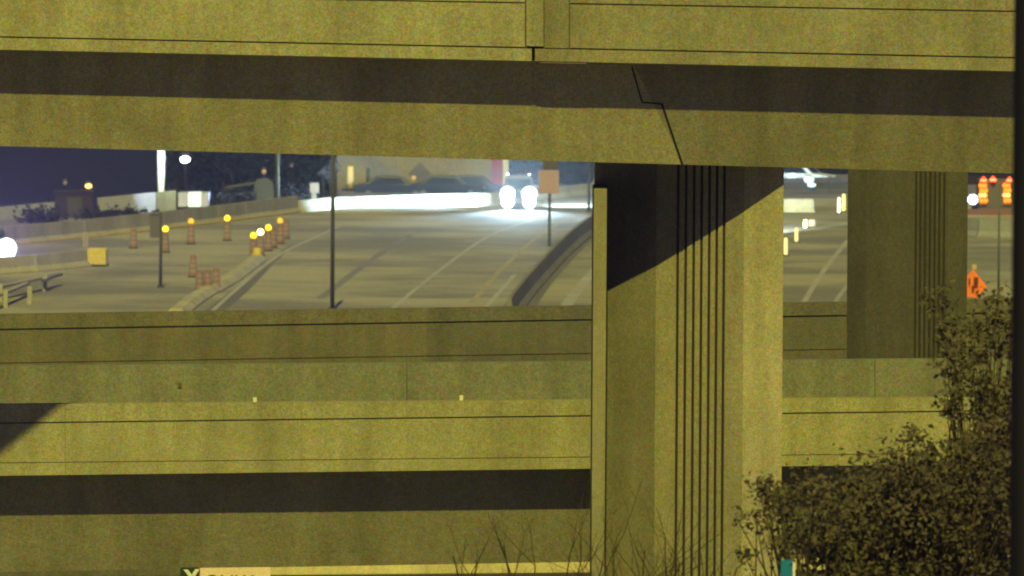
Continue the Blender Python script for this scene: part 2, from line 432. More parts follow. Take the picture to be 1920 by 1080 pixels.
# ================================================================== rear bridge
RB = empty('rear_bridge', (0, 191, 6), 'farther concrete bridge parapet with a dark groove, directly below the distant roadway', 'bridge')
YR = 190.0
R0, R1, R2 = ln(589, -.0145), ln(618, -.0165), ln(681, -.0165)
R3 = ln(705, -.012)
for i, (a, b_) in enumerate([(-700, 197.6), (198.2, 800), (800.6, 1585), (1585.6, 2700)]):
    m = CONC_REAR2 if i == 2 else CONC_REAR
    band('parapet_cap', m, RB, a, b_, YR - .01, YR + .3, R0, lambda x: R1(x) - 1.6)
    band('parapet_panel', m, RB, a, b_, YR + .002, YR + .3, lambda x: R1(x) + 1.6, lambda x: R2(x) - .8)
    band('fascia_band', m, RB, a, b_, YR, YR + .3, lambda x: R2(x) + .8, R3)
band('parapet_core', FILM, RB, -700, 2700, YR + .05, YR + .26, lambda x: R0(x) + 5, lambda x: R3(x) - 3)
zR = lambda px: at(px, R3(px), YR).z
deck_solid(RB, 'deck_slab', 'girder', zR, ln(780, -.012), ln(860, -.012), YR, 8.0, .97, CONC_REAR, (-700, 2700))

# second fluted pier, seen between the bridges
YP = 179.0
P2 = empty('bridge_pier', (at(1700, 700, YP).x, YP + 1.5, 0), 'dim olive fluted pier behind the inner parapet, right of the big pale pier', 'bridge pier', 'fluted bridge piers')
def yl(px, a, b_): return a[1] + (b_[1] - a[1]) * (px - a[0]) / (b_[0] - a[0])
A2, B2_, C2, D2 = (1588, YP + 2.3), (1624, YP + 1.8), (1776, YP + .3), (1813, YP + .05)
poly = [(X(*A2), A2[1]), (X(*B2_), B2_[1])]
for c in (1716, 1724.5, 1733.5, 1742.5, 1751.5, 1760, 1769):
    y = yl(c, B2_, C2); l, r_ = X(c - 2.0, y), X(c + 2.0, y)
    poly += [(l, y + .02), (l + .003, y + .13), (r_ - .003, y + .13), (r_, y - .02)]
poly += [(X(*C2), C2[1]), (X(*D2), D2[1]), (X(1812, YP), YP + 3.0), (X(1590, YP + 3), YP + 3.0)]
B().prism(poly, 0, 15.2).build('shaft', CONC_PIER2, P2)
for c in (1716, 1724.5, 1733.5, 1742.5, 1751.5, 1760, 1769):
    y = yl(c, B2_, C2); B().box(X(c - 1.9, y), X(c + 1.9, y), y + .035, y + .12, 0, 15.19).build('groove_shade_strip', GROOVE_SHADE, P2)

# added shadow caster outside the frame, shaped to shade a wedge of lower parapet
GM = empty('shade_caster', (-12.0, 143, 0), 'added tapered steel shadow caster beside the lower bridge, unseen outside the view', 'mast')
def back(px, py, Yb, Yc):
    q = at(px, py, Yb); t = (Yb - Yc) / LDIR.y; return q - LDIR * t
k1, k2 = back(118, 757, YL, 143), back(-28, 872, YL, 143)
zt = k1.z + .35
dx, dz = k2.x - k1.x, k2.z - k1.z
tipx = k1.x + dx * .35 / dz
arm = [(tipx + .0, zt), (k2.x, k2.z), (-12.3, k2.z - .3), (-12.3, zt)]
ab = B()
fr = [ab.bm.verts.new((x, 142.97, z)) for x, z in arm]; bk = [ab.bm.verts.new((x, 143.03, z)) for x, z in arm]
ab.bm.faces.new(fr); ab.bm.faces.new(bk)
for i in range(4): ab.bm.faces.new((fr[i], fr[(i + 1) % 4], bk[(i + 1) % 4], bk[i]))
ab.build('arm', STEEL, GM)
B().tube((-12.3, 143, 0), (-12.3, 143, zt + .2), .3, .2, 16).build('caster_tube', STEEL, GM)

# dark steel post close to the camera on the right edge
c = at(1935, 500, 60)
props(B().tube((c.x, 60, 0), (c.x - .0, 60, 24), .152, .152, 32).build('steel_post', BLACKP, smooth=True),
      'near black steel post closing off the right edge of the view', 'post')

# ================================================================== below the lower bridge
t0 = at(505, 1057, 216)
LW = empty('retaining_wall', (0, 216, 0), 'bright yellow-lit low concrete wall showing under the lower bridge, left of the pier', 'wall')
wz = ln(1061, -.010)
for a, b_ in ((505, 800), (800.6, 1100), (1100.6, 1600)):
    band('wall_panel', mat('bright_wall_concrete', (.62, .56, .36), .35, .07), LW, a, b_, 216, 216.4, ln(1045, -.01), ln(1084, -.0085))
band('wall_foot_shade', SOIL, LW, -700, 2400, 215.4, 215.9, ln(1085, -.0085), ln(1180, 0))  # dark band in place of the shade below the wall
band('wall_panel', CONC_REAR2, LW, -700, 504, 215.95, 216.35, ln(1045, 0), ln(1100, 0))

# sign group at the bottom edge
YS = 148.0
SG = empty('road_sign', (at(440, 1075, YS).x, YS, 0), 'cream panel sign with dark lettering cut by the bottom edge, beside the green one', 'sign')
band('sign_panel', mat('cream_sign_face', (.78, .62, .52), .15, .1), SG, 375, 507, YS, YS + .04, ln(1069.5, -.012), ln(1150, 0))
def post(par, px, top, Y, z0=0, r=.05, m=STEEL):
    q = at(px, top, Y); return B().tube((q.x, Y + .1, z0), (q.x, Y + .1, q.z), r).build('post', m, par)
post(SG, 400, 1080, YS); post(SG, 480, 1080, YS)
def text(name, s, size, loc, m, par):
    cu = bpy.data.curves.new(name, 'FONT'); cu.body = s; cu.size = size; cu.extrude = .004; cu.align_x = 'CENTER'
    ob = bpy.data.objects.new(name, cu); me = bpy.data.meshes.new_from_object(ob); bpy.data.objects.remove(ob)
    me.transform(Matrix.Translation(loc) @ Matrix.Rotation(R(90), 4, 'X')); me.materials.clear(); me.materials.append(m)
    return link(name, me, par)
q = at(430, 1101.5, YS - .006)
text('lettering', 'ONLY', .34, q, mat('dark_lettering', (.12, .11, .08), .2, .1), SG)
GS = empty('road_sign', (at(355, 1075, YS + .5).x, YS + .5, 0), 'dark green sign with a white fork-shaped mark, left of the cream sign', 'sign')
band('sign_panel', mat('sign_green', (.02, .05, .04), .2, .1), GS, 338, 372, YS + .5, YS + .54, ln(1064, 0), ln(1150, 0))
yb = B()
for (x0, y0, x1, y1) in ((348, 1068, 360, 1083), (370, 1067, 360, 1083), (360, 1083, 360, 1098)):
    a, b_ = at(x0, y0, YS + .48), at(x1, y1, YS + .48); d = Vector((.042, 0, 0))
    yb.hexa([a - d, a + d, b_ + d, b_ - d] + [p + Vector((0, .012, 0)) for p in (a - d, a + d, b_ + d, b_ - d)])
yb.build('fork_mark', WHITE, GS); post(GS, 355, 1080, YS + .5)
# teal board behind the leafy bush
YTS = 96.3
TS = empty('road_sign', (at(1476, 1080, YTS).x, YTS, 0), 'small teal board with a pale edge strip behind the leafy sapling', 'sign')
band('sign_panel', mat('teal_board', (.012, .16, .42), .2, .1), TS, 1464, 1486, YTS, YTS + .03, ln(1050, 0), ln(1130, 0))
band('edge_strip', WHITE, TS, 1486.5, 1491, YTS, YTS + .03, ln(1056, 0), ln(1130, 0))
post(TS, 1476, 1062, YTS, r=.04)

# ================================================================== jersey barriers along the far roads
def jersey(base, label, seglen=6.1, h=.82, m=KRAIL, foot=None, wsc=1.0, group='concrete barriers along the far road'):
    """base: photo points of the foot line; one thing with a part for every cast segment"""
    P = [G(p.x, p.y) for p in smooth_pts(base, 10)]
    root = empty('concrete_barrier', P[0], label, 'barrier', group)
    # resample
    L = [0]
    for a, b_ in zip(P, P[1:]): L.append(L[-1] + (b_ - a).length)
    def pos(s):
        s = max(0, min(s, L[-1] - 1e-4))
        for i in range(len(P) - 1):
            if L[i + 1] >= s:
                t = (s - L[i]) / (L[i + 1] - L[i]); return P[i].lerp(P[i + 1], t)
        return P[-1]
    pr_w = wsc
    n = max(1, round(L[-1] / seglen)); sl = L[-1] / n
    pr = [(-.30, 0), (-.30, .08), (-.14, .3), (-.08, h), (.08, h), (.14, .3), (.30, .08), (.30, 0)]
    pr = [(a * pr_w, z if z < .2 or wsc == 1 else max(z, .12) if z == h else .16) for a, z in pr]
    pf = [(-.312, 0), (-.312, .09), (-.24, .19), (.24, .19), (.312, .09), (.312, 0)]
    for i in range(n):
        rings = []; rf = []
        for k in range(3):
            s = sl * (i + (0.006, .5, .994)[k]); p = pos(s); t = (pos(s + .3) - pos(s - .3)).normalized(); q = Vector((-t.y, t.x, 0))
            rings.append([p + q * a + Vector((0, 0, z)) for a, z in pr]); rf.append([p + q * a + Vector((0, 0, z)) for a, z in pf])
        B().loft(rings).build('barrier_segment', m, root)
        if foot: B().loft(rf).build('barrier_foot', foot, root)
    return root
jersey([(560, 398), (640, 391), (760, 388), (900, 384.5), (960, 381), (1020, 374), (1085, 366), (1140, 361)], 'curved barrier glaring white in the headlights behind the parked truck', m=KRAIL_P, h=.66)
jersey([(-60, 470), (60, 456), (180, 444), (290, 432), (430, 415), (556, 398.5)], 'long pale barrier with yellow foot behind the amber lights, left half of the road', foot=KBASE, h=.95)
jersey([(-80, 520), (40, 512), (110, 506), (160, 500)], 'short yellowish barrier ending at the yellow crash cushion', h=.8, m=KRAIL_P)
jersey([(330, 592), (372, 560), (430, 528), (482, 488)], 'curved low barrier under the orange barrels in mid road', h=.30, m=KRAIL_P, wsc=1.5)
jersey([(955, 600), (985, 560), (1032, 506), (1075, 463), (1130, 420)], 'shaded median barrier curving past the pink sign', h=.9, m=mat('median_concrete', (.2, .195, .18), .4, .13))
jersey([(1380, 396), (1470, 398), (1525, 398)], 'barrier lit white between the two piers', m=KRAIL_P, h=.75, seglen=5)
jersey([(1612, 414), (1640, 420), (1760, 440), (1900, 446), (2050, 448)], 'grey barrier beyond the orange sign at the right', m=mat('bluish_barrier', (.27, .28, .36), .3, .13), h=.95)

# guard rail pieces lower left
GR = empty('guard_rail', G(50, 570), 'grey guard rail leaning in at the lower left of the road', 'guard rail')
for pts, hh, m in (([(-60, 600), (0, 580), (56, 556)], .55, KRAIL), ([(-60, 573), (0, 564), (84, 545)], .55, KRAIL), ([(86, 548), (100, 541), (118, 536)], .5, ASPH_D)):
    P = [G(x, y) for x, y in pts]; b = B()
    for p, q in zip(P, P[1:]):
        b.hexa([p + Vector((0, 0, hh - .05)), q + Vector((0, 0, hh - .05)), q + Vector((0, 0, hh + .05)), p + Vector((0, 0, hh + .05))] +
               [v + Vector((-.25, .5, 0)) for v in (p + Vector((0, 0, hh - .05)), q + Vector((0, 0, hh - .05)), q + Vector((0, 0, hh + .05)), p + Vector((0, 0, hh + .05)))])
    b.build('rail', m, GR)
for x, y in ((55, 571), (10, 578), (84, 547), (0, 566)):
    p = G(x, y); B().box(p.x - .09, p.x + .09, p.y + .1, p.y + .25, p.z, p.z + .75).build('post', KRAIL, GR)

# ================================================================== traffic barrels
def barrel(label, light=None):
    t = empty('traffic_barrel', (0, 0, 0), label, 'traffic barrel', 'work zone barrels')
    pr = [(.29, .04), (.285, .22), (.265, .235), (.262, .42), (.245, .435), (.242, .62), (.225, .635), (.222, .82), (.205, .835), (.20, .98), (.12, 1.0)]
    B().lathe((0, 0, 0), pr).build('body', ORANGE, t, smooth=False, world=False)
    for (r0, z0, r1, z1) in ((.290, .24, .288, .36), (.262, .48, .260, .60), (.238, .70, .236, .80)):
        B().lathe((0, 0, 0), [(r0 * .9, z0), (r0, z0 + .005), (r1, z1 - .005), (r1 * .9, z1)]).build('reflective_band', BARWHITE, t, world=False)
    B().lathe((0, 0, 0), [(.36, 0), (.36, .04), (.30, .07), (.29, .07)]).build('base', RUBBER, t, world=False)
    return t
def lamp_on(t, m, r=.13, z=1.16):
    B().box(-.07, .07, -.05, .05, 1.0, 1.06).build('lamp_case', RUBBER, t, world=False)
    b = B(); b.tube((0, -.05, z), (0, .05, z), r, r, 20); [setattr(v, 'co', Vector((v.co.x * 1.45, v.co.y, v.co.z))) for v in b.bm.verts]; b.build('amber_lens', m, t, world=False)
b0 = barrel('barrel with the leftmost amber light, beside the dark pole foot'); lamp_on(b0, AMBER, .15)
bn = barrel('leftmost of the unlit barrels clustered in mid road')
b0.scale = bn.scale = (.68, .68, 1)
def placeb(src, px, py, label, first=False):
    loc = G(px, py)
    if first: src.location = loc; src['label'] = label; return src
    return copy_tree(src, loc=loc, label=label, rz=random.random() * 6)
placeb(b0, 310, 474, 'barrel with the leftmost amber light, right of the thin dark pole', True)
copyrot = lambda px, py, lab: copy_tree(b0, loc=G(px, py), label=lab)
copyrot(358, 458, 'barrel whose amber light sits against the long barrier, second from the left')
copyrot(426, 452, 'barrel with an amber light standing right of the dark bush line')
copyrot(475, 487, 'amber-lit barrel at the near end of the lit row')
bw = copyrot(488, 480, 'barrel with the brightest, almost white light in the lit row')
for ch in bw.children:
    if ch.name.startswith('amber_lens'):
        ch.data = ch.data.copy(); ch.data.materials[0] = AMBERW
copyrot(503, 471, 'amber-lit barrel just beyond the brightest light')
copyrot(525, 457, 'far dim amber-lit barrel closing the lit row')
placeb(bn, 374, 550, 'leftmost of the three unlit barrels on the low barrier', True)
placeb(bn, 389, 549, 'middle of the three unlit barrels on the low barrier')
placeb(bn, 405, 546, 'rightmost of the three unlit barrels on the low barrier')
placeb(bn, 250, 466, 'unlit barrel standing alone left of the thin dark pole')
placeb(bn, 512, 465, 'unlit orange barrel between the lights of the lit row')
placeb(bn, 536, 448, 'last unlit barrel at the far end of the lit row')
placeb(bn, 362, 520, 'unlit barrel behind the group of three on the low barrier')

AMBER_D = emit('dim_amber_light', (.75, .5, .03), .8)
for o_ in [x for x in bpy.data.objects if x.get('category') == 'traffic barrel' and ('second from the left' in x['label'] or 'far dim' in x['label'])]:
    for ch in o_.children:
        if ch.name.startswith('amber_lens'):
            ch.data = ch.data.copy(); ch.data.materials[0] = AMBER_D
# yellow crash cushion, white marker
cq = G(182, 500)
CC = empty('crash_cushion', cq, 'yellow crash cushion box at the end of the short barrier', 'crash cushion')
for i, dy in enumerate((0, .95)):
    B().box(cq.x - .45, cq.x + .42, cq.y + dy, cq.y + dy + .9, cq.z + .08, cq.z + .82).build('cushion_box', YELLOW, CC, bevel=.04)
B().box(cq.x - .5, cq.x + .46, cq.y - .05, cq.y + 1.9, cq.z, cq.z + .08).build('base_frame', RUBBER, CC)
mq = G(160, 497)
DM = empty('marker_post', mq, 'pale marker post on the end of the short barrier beside the yellow cushion', 'marker post', 'marker posts')
B().box(mq.x - .13, mq.x + .13, mq.y, mq.y + .05, mq.z + .8, mq.z + 1.5).build('marker_plate', BARWHITE, DM); B().tube(mq, mq + Vector((0, 0, .82)), .04).build('post', STEEL, DM)
yq = at(484, 487, 385); yq = G(482, 489)
props(B().lathe(yq, [(.25, 0), (.25, .05), (.2, .2), (.19, .55), (.1, .62)]).build('sand_barrel', YELLOW), 'squat yellow cushion barrel below the lit row of barrels', 'sand barrel')

# dark cabinet behind the pole
cb = G(291, 446)
CB = empty('utility_cabinet', cb, 'dark upright cabinet against the long barrier behind the thin pole', 'cabinet')
B().box(cb.x - .28, cb.x + .25, cb.y, cb.y + .4, cb.z, cb.z + 1.15).build('cabinet_box', mat('cabinet_grey', (.12, .115, .12), .3, .1), CB, bevel=.02)
B().box(cb.x - .31, cb.x + .28, cb.y - .03, cb.y + .43, cb.z + 1.15, cb.z + 1.2).build('lid', STEEL_D, CB)

# ================================================================== poles
def pole(name, px, ytop, base_py, r, label, m, lean=0, group=None, cat='pole', r1=None):
    p = G(px, base_py); tp = at(px + lean, ytop, p.y)
    t = empty(name, p, label, cat, group)
    B().tube((p.x, p.y, p.z), (p.x, p.y, tp.z), r, r1 or r * .8, 14).build('shaft', m, t, smooth=True)
    B().box(p.x - r * 1.8, p.x + r * 1.8, p.y - r * 1.8, p.y + r * 1.8, p.z, p.z + .12).build('base_plate', m, t)
    return t
pole('lamp_post', 301, 398, 540, .075, 'thin dark post with amber barrel light at its side', STEEL_D, group='dark posts beside the road')  # unlit lower length of the white column, painted dark
pole('lamp_post', 623, 200, 582, .088, 'tall dark post crossing the road from edge to edge in mid picture', STEEL_D, group='dark posts beside the road')
pole('lamp_post', 1104, 250, 398, .08, 'short dark post just left of the pier', STEEL_D, group='dark posts beside the road')
pole('lamp_post', 520, 220, 392, .13, 'faint grey-green post among the dark trees', mat('greyish_pole', (.11, .12, .09), .3, .1), group='dark posts beside the road')
# bright white post with its lantern above the frame opening
wp = at(302, 408, 443)
LP = empty('street_lamp', (wp.x, 443, ZR), 'brightly lit white lamp column at the upper left, hanging light above it', 'street lamp')
B().tube((wp.x, 443, ZR), (wp.x, 443, at(302, 255, 443).z), .15, .24, 16).build('column', WHITE, LP, smooth=True)  # lit upper length of the dark post, brightness put into white
lh = at(302, 262, 441.6)
B().box(lh.x - .35, lh.x + .35, 440.9, 442.3, lh.z, lh.z + .2).build('lantern', LAMPW, LP, bevel=.05)
pl = bpy.data.lights.new('lantern_light', 'SPOT'); pl.energy = 2600; pl.color = (.8, 1, .72); pl.spot_size = R(60); pl.shadow_soft_size = .2
po = bpy.data.objects.new('lantern_light', pl); COL.objects.link(po); po.location = (lh.x + .1, 439.2, lh.z + .2)
po.rotation_euler = (Vector((0, 3.8, -3.4))).to_track_quat('-Z', 'Y').to_euler()

# ================================================================== small lamps in the dark
def hang_lamp(px, py, Y, r, m, label, sq=(1, 1, 1)):
    q = at(px, py, Y); t = empty('street_lamp', (q.x, q.y, ZR - 4), label, 'street lamp')
    B().blob(q, r, 2, 0, sq).build('lens', m, t, smooth=True)
    B().tube((q.x, q.y + .3, ZR - 6), (q.x, q.y + .3, q.z + .2), .07).build('shaft', mat('far_pole', (.012, .012, .02), .2, .2), t)
    B().box(q.x - r, q.x + r, q.y - .1, q.y + .5, q.z + r * 1.05, q.z + r * 1.05 + .12).build('hood', STEEL_D, t)
hang_lamp(347, 299, 500, .28, LAMPW, 'small white lamp in the dark right of the bright column', (1.1, 1, .75))
hang_lamp(166, 349, 520, .19, emit('orange_lamp', (1, .55, .12), 4), 'small orange lamp above the dark shed', (1.2, 1, .8))
hang_lamp(122, 343, 520, .14, emit('dim_lamp', (.16, .12, .06), .8), 'very dim lamp left of the orange one')
hang_lamp(495, 322, 500, .15, emit('dull_orange_lamp', (.35, .2, .09), 1), 'dull orange lamp among the dark trees')
hang_lamp(547, 311, 500, .10, emit('faint_lamp', (.16, .1, .09), 1), 'faint pinkish lamp right of the grey post')

# ================================================================== far wall, shed, lit box
FW = empty('perimeter_wall', at(0, 410, 441), 'long pale wall beyond the road at the far left', 'wall')
for a, b_ in ((-700, -320), (-319, 102), (175, 292), (293, 330)):
    band('wall_panel', WALLM if a < 290 else CONC_REAR, FW, a, b_, 441, 441.3, ln(388, -.094), ln(416, -.05))
SH = empty('equipment_shed', at(140, 405, 438), 'dark boxy shed in front of the pale far wall', 'shed')
DK = mat('shed_dark', (.035, .028, .05), .3, .2)
band('walls', DK, SH, 104, 174, 438, 440.8, ln(366, -.03), ln(418, 0))
band('roof', DK, SH, 101, 177, 437.9, 440.9, ln(362, -.03), ln(366, -.03))
q = at(140, 400, 437.95); B().box(q.x - .4, q.x + .4, 437.93, 437.99, q.z - .9, q.z + .9).build('door', STEEL_D, SH)
# glowing box trailer
BT = empty('box_trailer', at(362, 388, 452), 'white box trailer gleaming in lamp light beyond the long barrier', 'trailer')
TL = emit('glowing_panel', (.72, .88, .86), .9)  # emission stands in for lamp light falling on the panel
for a, b_, m in ((334, 352, mat('trailer_side', (.5, .5, .8), .2, .2)), (353, 376, TL), (377, 391, mat('trailer_side', (.5, .5, .8), .2, .2))):
    band('side_panel', m, BT, a, b_, 452, 454.2, ln(363, -.004), ln(389, -.004))
for x in (344, 382):
    q = at(x, 396, 452.4); B().tube((q.x, 452.2, q.z), (q.x, 452.5, q.z), .4, .4, 14).build('wheel', RUBBER, BT)

# pale building right of centre
BD = empty('warehouse', at(790, 360, 500), 'pale low building behind the white-lit barrier', 'building')
for i, (a, b_) in enumerate(((632, 700), (700.5, 742), (742.5, 800), (800.5, 860), (860.5, 925))):
    band('wall_panel', mat('building_wall', (.2, .21, .3), .4, .16, psize=3, patch=.35, alt=(.25, .23, .2)), BD, a, b_, 500 + .02 * (i % 2), 501, ln(190, 0), ln(400, 0))
band('roof', CONC_MID, BD, 626, 930, 499.7, 508, ln(180, 0), ln(190, 0))
q = at(782, 318, 499.9)
DI = empty('warning_sign', (q.x, 497, ZR), 'faded brownish diamond sign in front of the pale building', 'sign')
q = at(787, 326, 497); s_ = .72
b = B(); b.hexa([q + Vector(v) for v in ((0, 0, s_), (s_, 0, 0), (0, 0, -s_), (-s_, 0, 0), (0, .04, s_), (s_, .04, 0), (0, .04, -s_), (-s_, .04, 0))]); b.build('sign_face', mat('faded_brown', (.13, .12, .15), .3, .1), DI)
B().tube((q.x, 497.08, ZR), (q.x, 497.08, q.z), .05).build('post', STEEL, DI)
q2 = at(776, 334, 496.9); props(B().blob(q2, .16, 2).build('lamp', emit('dull_yellow', (.5, .33, .08), .8), DI))
# yellow upright marker and a small dark post
for px, py0, py1, w, m, lab in ((657, 352, 312, .26, mat('pale_yellow', (.8, .66, .35), .2, .1), 'tall pale yellow tubular marker by the pale building'),
                               (690, 350, 315, .14, STEEL_D, 'small dark post just right of the pale yellow marker')):
    a = at(px, py0, 490); b_ = at(px, py1, 490)
    t = empty('marker_post', (a.x, 490, ZR), lab, 'marker post', 'marker posts')
    B().tube((a.x, 490, ZR), (a.x, 490, b_.z), w, w * .7, 14).build('tube', m, t, smooth=True)
    B().lathe((a.x, 490, ZR), [(w * 2, 0), (w * 2, .1), (w, .14)]).build('base', RUBBER, t)

# parked dark cars in front of the building
def car(name, loc, rz, paint, label, L=4.6, Wd=1.8, H=1.42, cat='car', group=None, lights=True):
    t = empty(name, loc, label, cat, group, rz)
    # side profile along local x (front = -y after rot); built with front towards -Y
    side = [(-L / 2, .35), (-L / 2 + .02, .62), (-L / 2 + .15, .78), (-L * .26, .90), (-L * .12, H - .04), (L * .02, H), (L * .2, H - .03), (L * .36, .95), (L / 2 - .05, .88), (L / 2, .6), (L / 2 - .02, .32)]
    def ins(y, z): return Wd / 2 * (1 if z < .9 else 1 - .20 * (z - .9) / (H - .9))
    b = B()
    rings = [[Vector((s * ins(y, z), y, z)) for y, z in side] for s in (-1, 1)]
    b.loft(rings); b.build('body', paint, t, bevel=.03, world=False)
    g_ = B()
    g_.hexa([Vector(p) for p in ((-Wd * .36, -L * .252, .95), (Wd * .36, -L * .252, .95), (Wd * .31, -L * .13, H - .08), (-Wd * .31, -L * .13, H - .08),
                                 (-Wd * .36, -L * .235, .95), (Wd * .36, -L * .235, .95), (Wd * .31, -L * .113, H - .08), (-Wd * .31, -L * .113, H - .08))])
    ob = g_.build('windscreen', GLASS, t, world=False); ob.location.y = -.03
    for s in (-1, 1):
        B().hexa([Vector(p) for p in ((s * Wd * .485, -L * .2, .92), (s * Wd * .485, L * .3, .92), (s * Wd * .435, L * .2, H - .12), (s * Wd * .435, -L * .1, H - .12),
                                     (s * Wd * .505, -L * .2, .92), (s * Wd * .505, L * .3, .92), (s * Wd * .45, L * .2, H - .12), (s * Wd * .45, -L * .1, H - .12))]).build('side_window', GLASS, t, world=False)
        for y in (-L * .31, L * .31):
            w = B().tube((s * (Wd / 2 - .2), y, .33), (s * (Wd / 2 + .01), y, .33), .33, .33, 20).build('wheel', RUBBER, t, world=False)
            B().tube((s * (Wd / 2 + .01), y, .33), (s * (Wd / 2 + .03), y, .33), .2, .18, 16).build('rim', STEEL, w, world=False)
        if lights:
            B().box(s * Wd * .36 - .2, s * Wd * .36 + .2, -L / 2 - .03, -L / 2 + .05, .60, .74).build('headlight', STEEL, t, world=False)
    return t
DCAR = mat('dark_car_paint', (.012, .011, .013), .2, .1, rough=.4)
c1 = car('parked_car', at(735, 372, 487), R(90), DCAR, 'dark parked car left of the faded diamond sign, in front of the pale building', group='dark cars parked before the building')
c1.location.z = at(735, 373, 487).z
c2 = copy_tree(c1, loc=(at(838, 372, 487).x, 487, at(838, 372, 487).z), label='dark parked car right of the faded diamond sign, in front of the pale building')
c3 = copy_tree(c1, loc=(at(888, 372, 490).x, 490, at(888, 372, 490).z), label='dark parked car nearest the red lorry, in front of the pale building')
# they stand on a low bank
bank = B()
for (x0, x1, y0, y1, za, zb) in ((-60, 60, 478, 484, ZR + .005, at(735, 373, 487).z), (-60, 60, 484, 499, at(735, 373, 487).z, at(735, 373, 487).z)):
    bank.sheet([(x0, y0, za), (x1, y0, za), (x1, y1, zb), (x0, y1, zb)])
# (bank limited to the area before the building)
bmesh.ops.delete(bank.bm, geom=bank.bm.verts[:], context='VERTS')
bx0, bx1 = at(640, 360, 484).x, at(930, 360, 484).x; zb_ = at(735, 373, 487).z
bank.sheet([(bx0, 478, ZR + .006), (bx1, 478, ZR + .006), (bx1, 484, zb_), (bx0, 484, zb_)]); bank.sheet([(bx0, 484, zb_), (bx1, 484, zb_), (bx1, 500, zb_), (bx0, 500, zb_)])
bmesh.ops.remove_doubles(bank.bm, verts=bank.bm.verts, dist=.001)
props(bank.build('parking_bank', DIRT), kind='structure')

# red lorry behind
RL = empty('lorry', at(935, 360, 494), 'reddish lorry tail with a pale stripe left of the headlights', 'lorry')
band('cargo_box', RED, RL, 922, 942, 494, 500, ln(296, 0), ln(352, 0)); band('pale_edge', WHITE, RL, 943, 953, 494, 500, ln(296, 0), ln(348, 0))
for x in (927, 948):
    q = at(x, 356, 494.3); B().tube((q.x - .15, 494.6, q.z), (q.x + .15, 494.6, q.z), .45, .45, 14).build('wheel', RUBBER, RL)

# ================================================================== truck with blazing headlights
def lamp_truck(loc, rz, label, lampw=.30, second=True, energy=30000, spots=((-40, 3),), roof=(), glow=0, col=(.55, .8, 1), gr=None):
    t = empty('pickup_truck', loc, label, 'truck', gr, rz)
    pm = mat('grey_truck_paint', (.10, .11, .13), .2, .1, rough=.4)
    b = B(); b.box(-.9, .9, -2.6, -1.2, .5, 1.08); b.build('bonnet', pm, t, bevel=.06, world=False)
    b = B(); b.hexa([Vector(p) for p in ((-.9, -1.25, .5), (.9, -1.25, .5), (.9, .5, .5), (-.9, .5, .5), (-.76, -.65, 1.75), (.76, -.65, 1.75), (.76, .4, 1.75), (-.76, .4, 1.75))]); b.build('cab', pm, t, bevel=.05, world=False)
    B().box(-.9, .9, .52, 2.7, .5, 1.15).build('bed', pm, t, bevel=.04, world=False)
    B().hexa([Vector(p) for p in ((-.74, -1.17, 1.08), (.74, -1.17, 1.08), (.66, -.73, 1.66), (-.66, -.73, 1.66), (-.74, -1.13, 1.08), (.74, -1.13, 1.08), (.66, -.69, 1.66), (-.66, -.69, 1.66))]).build('windscreen', GLASS, t, world=False)
    B().box(-.92, .92, -2.72, -2.61, .38, .56).build('bumper', STEEL, t, bevel=.02, world=False)
    B().box(-.38, .38, -2.64, -2.605, .62, .98).build('grille', STEEL_D, t, world=False)
    for s in (-1, 1):
        for y in (-1.75, 1.75):
            w = B().tube((s * .68, y, .38), (s * .93, y, .38), .38, .38, 20).build('wheel', RUBBER, t, world=False)
            B().tube((s * .93, y, .38), (s * .95, y, .38), .22, .2, 16).build('rim', STEEL, w, world=False)
        h_ = B(); h_.tube((s * .62, -2.68, .86), (s * .62, -2.60, .86), lampw, lampw, 24); h_.build('headlight', HEAD, t, world=False)  # lens oversized to take in the glare
        if second:
            h_ = B(); h_.tube((s * .62, -2.77, .40), (s * .62, -2.725, .40), lampw * .85, lampw * .85, 24); h_.build('headlight_reflection', HEAD, t, world=False)  # glowing disc for the headlights' reflection below, not a lamp
    for k in roof:
        B().box(k * .62 - .05, k * .62 + .05, -.47, -.44, 1.91, 1.96).build('added_roof_light', LAMPW, t, world=False)  # added roof lamps, a source for the beams on the barrier
    if roof: B().box(-.7, .7, -.49, -.42, 1.76, 1.90).build('added_light_bar', STEEL, t, world=False)
    for s in (-1, 1):
        if not glow: break
        sl = bpy.data.lights.new('beam', 'SPOT'); sl.energy = glow; sl.color = col; sl.spot_size = R(56); sl.spot_blend = 1; sl.shadow_soft_size = .12
        ob = bpy.data.objects.new('beam', sl); COL.objects.link(ob); ob.parent = t; ob.location = (s * .62, -2.95, .86)
        ob.rotation_euler = Vector((0, -1, .09)).to_track_quat('-Z', 'Y').to_euler()
    for i, (az, el) in enumerate(spots):
        sl = bpy.data.lights.new('beam', 'SPOT'); sl.energy = energy; sl.color = col; sl.spot_size = R(34 if abs(az) < 80 else 75); sl.spot_blend = 1; sl.shadow_soft_size = .1
        ob = bpy.data.objects.new('beam', sl); COL.objects.link(ob); ob.parent = t; ob.location = (0, -2.95, .86) if abs(az) < 80 else ((-1.1 if az < 0 else 1.1), -.6, 1.9)  # beams at roof height are added to whiten the curved barrier
        ob.rotation_euler = Vector((math.sin(R(az)), -math.cos(R(az)), -math.sin(R(el)))).to_track_quat('-Z', 'Y').to_euler()
    return t
tl = G(972, 392)
lamp_truck(tl + Vector((0, 2.6, 0)), 0, 'truck facing the camera with blazing blue-white headlights by the pink sign', .42, energy=45000, spots=((-74, 0), (-100, 4), (-140, 9), (148, 8)), roof=(-1, 1), glow=17000)
t2 = G(-36, 500)
